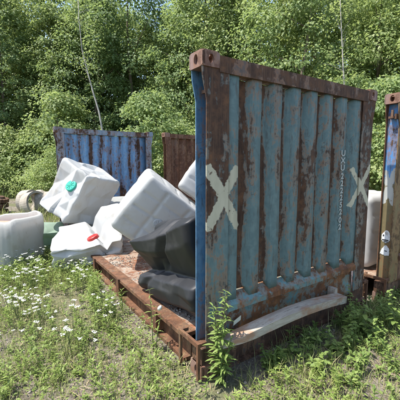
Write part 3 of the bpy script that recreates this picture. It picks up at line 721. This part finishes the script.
def plant_tree(name, pr, x, y, s, rz, label, group, cat='tree', sz=None):
    root = empty(name, (x, y, gz(x, y)), rz); root.scale = (s, s, sz or s); tag(root, label, cat, group)
    link('trunk', pr[1], None, root); link('crown', pr[0], None, root)
    return root
rt = random.Random(5)
def landmark(x, y):
    r_ = x / y
    return 'concrete pipes' if r_ < -.46 else 'blue far wall' if r_ < -.15 else 'brown far wall' if r_ < .01 else 'teal end wall' if r_ < .53 else 'rusty brown rack'
KIND = ['mid green', 'dark green', 'light green', 'yellow-green']; ROW = ['at the front edge of the wood', 'in the middle of the wood', 'deep in the wood']
SK = ['light green shoulder-high', 'mid green tall', 'low light green']
TL = 'tall leafy broadleaf tree in the dense wood behind the containers'; TG = 'trees in the wood'
def edge_y(x):      # near edge of the wood
    return 19.5 if x < -4 else (19.5 - (x + 4) * .55 if x < 8 else 12.9)
for row, (dy, step) in enumerate(((1.5, 2.9), (5.0, 3.4), (9.5, 4.4))):
    x = -18 - row * 3
    while x < 18 + row * 4:
        xx = x + rt.uniform(-.7, .7); yy = edge_y(xx) + dy + rt.uniform(-.9, .9)
        k = rt.randrange(4)
        plant_tree('broadleaf_tree', protos[k], xx, yy, rt.uniform(.88, 1.12) * (1 + .12 * row), rt.uniform(0, 6.28), f'{KIND[k]} broadleaf tree {ROW[row]}, behind the {landmark(xx, yy)}', TG)
        x += step
x = -17
while x < 18:
    xx = x + rt.uniform(-.5, .5); yy = edge_y(xx) - .9 + rt.uniform(-.7, .6)
    k = rt.randrange(3)
    plant_tree('leafy_shrub', shrubs[k], xx, yy, rt.uniform(.85, 1.25), rt.uniform(0, 6.28), f'{SK[k]} shrub at the foot of the wood, behind the {landmark(xx, yy)}', 'shrubs along the wood edge', 'shrub')
    x += 1.5
for (px, dep, s, k) in ((4, 16.5, .75, 2), (45, 15.0, .8, 2), (60, 14.5, .7, 0), (20, 21, .8, 2), (383, 9.5, .9, 1), (394, 8.6, .8, 0), (372, 10.5, 1, 0), (150, 13.0, 1.0, 1), (178, 12.5, .9, 0)):
    q = at_depth(px, 190, dep)
    plant_tree('leafy_shrub', shrubs[k], q.x, q.y, s, rt.uniform(0, 6), f'{SK[k]} shrub standing before the wood, behind the {landmark(q.x, q.y)}', 'shrubs along the wood edge', 'shrub')
# slender pale trunks
def pale(label, pts, dep, r0):
    P = [at_depth(a, b, dep + k * .15) for k, (a, b) in enumerate(pts)]; b = P[0]; z0 = gz(b.x, b.y)
    root = empty('pale_tree', (b.x, b.y, z0)); tag(root, label, 'tree')
    bm = bmesh.new(); n = len(P); Q = [p - Vector((b.x, b.y, z0)) for p in P]; Q[0].z = -.1
    tube(bm, Q, [r0 * (1 - .75 * i / (n - 1)) for i in range(n)], 9); tr = from_bm('trunk', bm, M['bark_pale'], root, smooth=True)
    rr = random.Random(len(pts) + int(dep))
    for k in range(9):
        t = rr.uniform(.35, .95); i = int(t * (n - 1)); st = Q[i].lerp(Q[min(i + 1, n - 1)], t * (n - 1) - i)
        d = Vector((rr.uniform(-1, 1), rr.uniform(-.6, .6), rr.uniform(.4, 1.2))) * rr.uniform(.4, .8)
        bm = bmesh.new(); tube(bm, [st, st + d * .5 + Vector((0, 0, .05)), st + d], [r0 * .22, r0 * .14, r0 * .04], 5); from_bm('branch', bm, M['bark_pale'], tr)
    C = np.array([list(q + Vector((rr.uniform(-.6, .6), rr.uniform(-.4, .4), rr.uniform(-.2, .6)))) for q in Q[n // 2:] for _ in range(6)])
    rng = np.random.default_rng(int(dep * 10)); idx = np.repeat(np.arange(len(C)), 28); m = len(idx); off = rng.normal(0, .22, (m, 3))
    V, F = leaves(C[idx] + off, off + rng.normal(0, .1, (m, 3)), unit(np.array([0, 0, 1.0]) + rng.normal(0, .4, (m, 3))), rng.uniform(.07, .13, m), rng.uniform(.05, .09, m))
    link('crown', np_mesh('crown', V, F), M['leaf_b'], root)
pale('slender pale trunk leaning to the left above the blue wall', [(110, 196), (104, 140), (99, 112), (93, 92), (87, 70), (82, 50), (79, 20), (78, 0)], 15.5, .055)
pale('straight thin pale trunk behind the teal end wall', [(352, 215), (347, 140), (344.5, 95), (343.5, 75), (342.5, 52), (341, 20), (340, -5)], 11.2, .042)

# ------------------------------------------------------------------ ground cover
def scatter(n, xr, yr, ok, rng):
    out = []
    while len(out) < n:
        x, y = rng.uniform(*xr), rng.uniform(*yr)
        if ok(x, y): out.append((x, y))
    return out
rs = random.Random(9)
def dens(x, y, s=1.0): return noise.noise(Vector((x * s, y * s, 17))) * .5 + .5
def visible(x, y): return y > .9 and abs(x) < .80 * y + 1.6
def ok_left(x, y):
    if not visible(x, y) or in_rack(x, y, .02): return False
    u, v = to_rack(x, y)
    if -.22 < u < .2 and -.3 < v < 2.6 and rs.random() < .8: return False
    return rs.random() < (.12 + 1.25 * max(0, dens(x, y, 1.1) - .33)) * (1 if y < 9 else .8)
def grass_field(name, pts, hmin, hmax, wd, mat, label, lean=.45, per=5, spread=.05):
    rng = np.random.default_rng(len(pts)); P = np.array([(x, y, gz(x, y) - .01) for x, y in pts]); P = np.repeat(P, per, 0); n = len(P)
    P[:, :2] += rng.normal(0, spread, (n, 2)); a = rng.uniform(0, 6.283, n); d = np.stack([np.cos(a), np.sin(a), np.zeros(n)], 1); s = np.stack([-np.sin(a), np.cos(a), np.zeros(n)], 1)
    h = rng.uniform(hmin, hmax, n)[:, None]; ln = rng.uniform(.1, lean * 2, n)[:, None] * h; w_ = rng.uniform(.6, 1.2, n)[:, None] * wd; up = np.array([0, 0, 1.0])
    V = np.stack([P - s * w_ / 2, P + s * w_ / 2, P + up * h * .6 + d * ln * .35 + s * w_ * .4, P + up * h * .6 + d * ln * .35 - s * w_ * .4,
                  P + up * h * .95 + d * ln + s * w_ * .06, P + up * h * .95 + d * ln - s * w_ * .06], 1).reshape(-1, 3)
    b = np.arange(n)[:, None] * 6; F = np.concatenate([b + np.array([0, 1, 2, 3]), b + np.array([3, 2, 4, 5])])
    o = link(name, np_mesh(name, V, F), mat); o['kind'] = 'stuff'; tag(o, label, 'grass'); return o
pts = scatter(6500, (-6.5, 2.6), (.9, 9.5), ok_left, rs)
grass_field('grass', pts, .04, .20, .005, M['grass'], 'patchy green and straw grass on the gravelly ground')
pts = scatter(3000, (-16, 1), (8.5, 21), lambda x, y: visible(x, y) and not in_rack(x, y, .05) and not (-9 < x < -6 and 10.5 < y < 16) and rs.random() < max(.1, dens(x, y, .5) * 1.5 - .3), rs)
grass_field('tall_grass', pts, .15, .55, .016, M['grass'], 'taller rough grass before the edge of the wood', per=6, spread=.12)
def weeds(name, pts, label, hr=(.12, .34), ll=.05, lw=.012, nl=16, mat=None):
    rng = np.random.default_rng(len(pts) + 5); P, D, Nn, SV, SF = [], [], [], [], []
    for x, y in pts:
        h = rng.uniform(*hr); a = rng.uniform(0, 6.283); ln = rng.uniform(0, .3) * h; b = np.array([x, y, gz(x, y)]); tip = b + np.array([math.cos(a) * ln, math.sin(a) * ln, h])
        t = np.sort(rng.uniform(.1, 1, nl)); th = rng.uniform(0, 6.283, nl)
        P.append(b + (tip - b) * t[:, None]); D.append(np.stack([np.cos(th), np.sin(th), rng.uniform(.1, .9, nl)], 1)); Nn.append(np.stack([-np.cos(th) * .5, -np.sin(th) * .5, np.ones(nl)], 1))
        k = len(SV) * 4; w_ = .0025; SV.append(np.array([b + [w_, 0, -.02], b - [w_, 0, .02], tip - [w_ * .5, 0, 0], tip + [w_ * .5, 0, 0]])); SF.append([k, k + 1, k + 2, k + 3])
    P, D, Nn = map(np.concatenate, (P, D, Nn)); n = len(P)
    V, F = leaves(P, D, Nn, rng.uniform(.6, 1.4, n) * ll, rng.uniform(.7, 1.3, n) * lw)
    SV = np.concatenate(SV); F = np.concatenate([F, np.array(SF) + len(V)]); V = np.concatenate([V, SV])
    o = link(name, np_mesh(name, V, F), mat or M['weed']); o['kind'] = 'stuff'; tag(o, label, 'weeds')
pts = scatter(1500, (-6, 1.2), (1.0, 7.5), ok_left, rs)
weeds('weeds', pts, 'fine leafy green weeds growing through the gravel', (.05, .20), .045, .014)
pts = []
while len(pts) < 230:                                              # along the side beam and round the tanks
    v = rs.uniform(1.3, 6); u = -abs(rs.gauss(0, .25)) - .10
    p = rack(u, v)
    if dens(p.x, p.y, 2) > .36: pts.append((p.x, p.y))
pts += [(x, y) for x, y in scatter(260, (-4.2, -2.2), (4.3, 5.2), lambda x, y: True, rs)]
weeds('tall_weeds', pts, 'taller weeds along the rusty side beam', (.12, .34), .06, .014, 18)
pts = []
while len(pts) < 480:                                              # undergrowth at the foot of the near walls
    u = rs.uniform(.1, 4.2); v = -abs(rs.gauss(.05, .5)) - .03; p = rack(u, v)
    if dens(p.x, p.y, 1.6) > .50: pts.append((p.x, p.y))
weeds('undergrowth', pts, 'low green undergrowth at the foot of the end walls', (.04, .2), .05, .02, 12, M['weed_dark'])
rng = np.random.default_rng(55)                                  # clover-like mat hugging the soil
pts = scatter(26000, (-6, 3.4), (.9, 7.5), lambda x, y: visible(x, y) and not in_rack(x, y, .02) and dens(x, y, 1.1) + .35 * dens(x, y, 4.3) > .60 + .12 * rs.random(), rs)
P = np.array([(x, y, gz(x, y) + rs.uniform(.004, .05)) for x, y in pts]); n = len(P); a = rng.uniform(0, 6.283, n)
V, F = leaves(P, np.stack([np.cos(a), np.sin(a), rng.uniform(-.1, .5, n)], 1), unit(np.array([0, 0, 1.0]) + rng.normal(0, .3, (n, 3))), rng.uniform(.015, .045, n), rng.uniform(.008, .018, n))
o = link('ground_cover', np_mesh('ground_cover', V, F), M['weed']); o['kind'] = 'stuff'; tag(o, 'low mat of tiny green leaves over the soil', 'ground cover')
# straw and pebbles
rng = np.random.default_rng(77)
pts = scatter(9000, (-6, 3.5), (.9, 8), lambda x, y: visible(x, y) and not in_rack(x, y), rs)
P = np.array([(x, y, gz(x, y) + .006) for x, y in pts]); n = len(P); a = rng.uniform(0, 6.283, n); D = np.stack([np.cos(a), np.sin(a), rng.uniform(-.05, .35, n)], 1)
V, F = leaves(P, D, np.tile([0, 0, 1.0], (n, 1)), rng.uniform(.05, .22, n), rng.uniform(.002, .007, n), .0)
o = link('dry_straw', np_mesh('dry_straw', V, F), M['straw']); o['kind'] = 'stuff'; tag(o, 'dry straw and dead stalks littering the ground', 'straw')
def pebbles(name, P, sz, label):
    n = len(P); ico = bmesh.new(); bmesh.ops.create_icosphere(ico, subdivisions=1, radius=1); ico.verts.ensure_lookup_table()
    iv = np.array([v.co[:] for v in ico.verts]); jf = np.array([[v.index for v in f.verts] for f in ico.faces]); ico.free()
    s = np.minimum(rng.lognormal(math.log(sz), .6, n), sz * 2.4)[:, None, None]; V = iv[None] * s * rng.uniform(.55, 1.2, (n, 1, 3)) * np.array([1, 1, .7]) * rng.uniform(.8, 1.2, (n, len(iv), 1)) + P[:, None, :]
    F = (jf[None] + (np.arange(n) * len(iv))[:, None, None]).reshape(-1, 3)
    o = link(name, np_mesh(name, V.reshape(-1, 3), F), M['pebble']); o['kind'] = 'stuff'; tag(o, label, 'gravel')
pts = scatter(5200, (-6, 3.8), (.9, 8), lambda x, y: visible(x, y) and not in_rack(x, y) and rs.random() < 1.1 - dens(x, y, 1.1), rs)
pebbles('gravel', np.array([(x, y, gz(x, y) + .002) for x, y in pts]), .008, 'loose grey gravel between the weeds')
P = []
for _ in range(1500):
    v = rs.uniform(.5, 4.6); u = abs(rs.gauss(0, .28)) + .145
    if dens(u * 3, v * 3, 1) > .42: p = rack(u, v, .264 if u < .14 else .259); P.append(p[:])
pebbles('deck_rubble', np.array(P), .007, 'rubble and grit lying on the rusty deck')

# ------------------------------------------------------------------ flowers and plants
def blade_leaf(name, L, W_, mat, seg=4, curl=.25, teeth=0):
    V, F = [], []
    for i in range(seg + 1):
        t = i / seg; ww = W_ * math.sin(math.pi * min(1, t * .92 + .06)) ** .8 * (1 if i < seg else .15) * (1 + (teeth if i % 2 else -teeth)); z = -curl * L * t * t
        V += [(-ww / 2, L * t, z + ww * .15), (0, L * t, z), (ww / 2, L * t, z + ww * .15)]
    for i in range(seg):
        for k in (0, 1): F.append((i * 3 + k, i * 3 + k + 1, i * 3 + k + 4, i * 3 + k + 3))
    me = np_mesh(name, V, F, True); me.materials.append(mat); return me
def leafy_stem_plant(name, label, cat, base, stems, leaf_me, rr, group=None, whorl=2, lscale=(.7, 1.1), elev=(.1, .6), leafmin=.15):
    root = empty(name, base); tag(root, label, cat, group)
    for (dx, dy, h, nl) in stems:
        bm = bmesh.new(); K = 6; pts = [Vector((dx * .25 + dx * (t ** 1.5), dy * .25 + dy * (t ** 1.5), h * t - .03)) for t in [i / K for i in range(K + 1)]]
        tube(bm, pts, [.006 * (1 - .7 * i / K) for i in range(K + 1)], 6); st = from_bm('stem', bm, M['stem'], root, smooth=True)
        for k in range(nl):
            t = leafmin + (1 - leafmin) * k / max(1, nl - 1); i = min(K - 1, int(t * K)); p = pts[i].lerp(pts[i + 1], t * K - i)
            for q in range(whorl):
                az = k * 2.4 + q * 2 * math.pi / whorl + rr.uniform(-.3, .3)
                lf = link('leaf', leaf_me, None, root); lf.location = p; lf.rotation_euler = (rr.uniform(*elev), rr.uniform(-.25, .25), az)
                s = rr.uniform(*lscale) * (1 - .45 * max(0, t - .55) / .45) ; lf.scale = (s, s, s)
    return root
rr = random.Random(31)
gl = blade_leaf('leaf', .105, .024, M['weed_dark'], 5, .35)
p = rack(.11, -.10)
leafy_stem_plant('goldenrod', 'tall upright leafy goldenrod growing at the corner of the teal wall', 'plant', (p.x, p.y, gz(p.x, p.y)),
                 [(.03, .02, .80, 30), (-.05, .00, .69, 26), (.01, -.05, .60, 20), (.06, -.02, .42, 14), (-.02, .04, .5, 14)], gl, rr, whorl=2)
# weed with a white flower by the side beam
p = rack(-.13, .62); sl2 = blade_leaf('leaf', .085, .017, M['weed'], 5, .45)
fp = leafy_stem_plant('campion_plant', 'single weed with white flower growing against the black tank', 'plant', (p.x, p.y, gz(p.x, p.y)), [(-.03, .03, .62, 11), (.06, .0, .40, 7)], sl2, rr, whorl=2)
bm = bmesh.new(); lathe(bm, [(.001, .05), (.014, .045), (.020, .02), (.017, 0), (.001, -.01)], 10); o = from_bm('flower', bm, M['petal'], fp, smooth=True); o.location = (.055, -.01, .42); o.rotation_euler = (.4, .5, 0)
# broad-leaved plants at the foot of the walls
bl = blade_leaf('leaf', .085, .046, M['weed_dark'], 6, .3, .10); bs = blade_leaf('leaf', .062, .036, M['weed_dark'], 6, .35, .12)
spots = [(312, 342, .20), (286, 347, .17), (318, 325, .30), (333, 316, .42), (341, 318, .52), (346, 328, .34), (327, 340, .24), (352, 340, .22), (300, 350, .22), (340, 348, .2), (391, 318, .42), (398, 326, .5), (384, 330, .22), (362, 322, .25), (268, 356, .18), (318, 366, .2), (360, 362, .2)]
for i, (px, py, h) in enumerate(spots):
    q = on_z(px, py + 8, 0); u, v = to_rack(q.x, q.y)
    if v > -.12: q = rack(u, -.26 - .05 * (i % 4)); u, v = to_rack(q.x, q.y)
    if v < -.0:
        leafy_stem_plant('broad_leaf_plant', ('tall ' if h > .35 else 'knee-high ' if h > .23 else 'low ') + 'toothed broad-leaf weed before the ' + ('bent rail of the teal wall' if u < 1.75 else 'corner between the teal wall and brown rack' if u < 2.7 else 'rusty brown rack'), 'plant', (q.x, q.y, gz(q.x, q.y)),
                     [(rr.uniform(-.06, .06), rr.uniform(-.06, .06), h, int(5 + h * 12)), (rr.uniform(-.1, .1), rr.uniform(-.1, .1), h * .7, int(4 + h * 8))],
                     bl if i % 2 else bs, rr, 'broad-leaf weeds by the end walls', whorl=2, lscale=(.75, 1.15), elev=(-.1, .5), leafmin=.3)
# white umbel flowers in the grass
umb = []
for k in range(4):
    h = .26 + .05 * k; bm = bmesh.new(); rq = random.Random(k); heads = []
    for s in range(3):
        tip = Vector((rq.uniform(-.09, .09), rq.uniform(-.09, .09), h * rq.uniform(.7, 1.05))); tube(bm, [(0, 0, -.03), tip * .55 + Vector((0, 0, .02)), tip], [.0024, .0018, .0012], 5)
        bh = bmesh.new()
        for q in range(12):
            a = rq.uniform(0, 6.28); d = .021 * math.sqrt(rq.random()); c0 = tip + Vector((d * math.cos(a), d * math.sin(a), rq.uniform(.002, .012)))
            n_ = 5; ctr = bh.verts.new(c0 + Vector((0, 0, .003))); rg = [bh.verts.new(c0 + Vector((.0065 * math.cos(6.283 * j / n_ + a), .0065 * math.sin(6.283 * j / n_ + a), rq.uniform(-.003, .003)))) for j in range(n_)]
            for j in range(n_): bh.faces.new((ctr, rg[j], rg[(j + 1) % n_]))
        bmesh.ops.recalc_face_normals(bh, faces=bh.faces); b_ = bpy.data.meshes.new('flower_head'); bh.to_mesh(b_); bh.free(); b_.materials.append(M['petal']); heads.append(b_)
    bmesh.ops.recalc_face_normals(bm, faces=bm.faces)
    a_ = bpy.data.meshes.new('stem'); bm.to_mesh(a_); bm.free(); a_.materials.append(M['stem']); umb.append((a_, heads))
cnt = 0
zones = [((0, 50), (285, 330), 28, 'in the open grass before the cut tank'), ((0, 45), (262, 290), 20, 'close beside the cut-open tank'), ((60, 130), (265, 300), 14, 'beside the red-lidded tank and the rusty side beam'), ((0, 110), (320, 365), 12, 'in the sparse gravelly grass')]
for (xa, xb), (ya, yb), nn_, where in zones:
    for _ in range(nn_):
        q = on_z(rr.uniform(xa, xb), rr.uniform(ya, yb), 0)
        if in_rack(q.x, q.y, .06): continue
        a_, b_ = umb[cnt % 4]; cnt += 1
        root = empty('white_yarrow', (q.x, q.y, gz(q.x, q.y)), rr.uniform(0, 6.28)); s = rr.uniform(.7, 1.15); root.scale = (s, s, s)
        tag(root, 'white flat-topped wildflower ' + where, 'flower', 'white wildflowers in the grass')
        link('stem', a_, None, root)
        for h_ in b_: link('flower_head', h_, None, root)
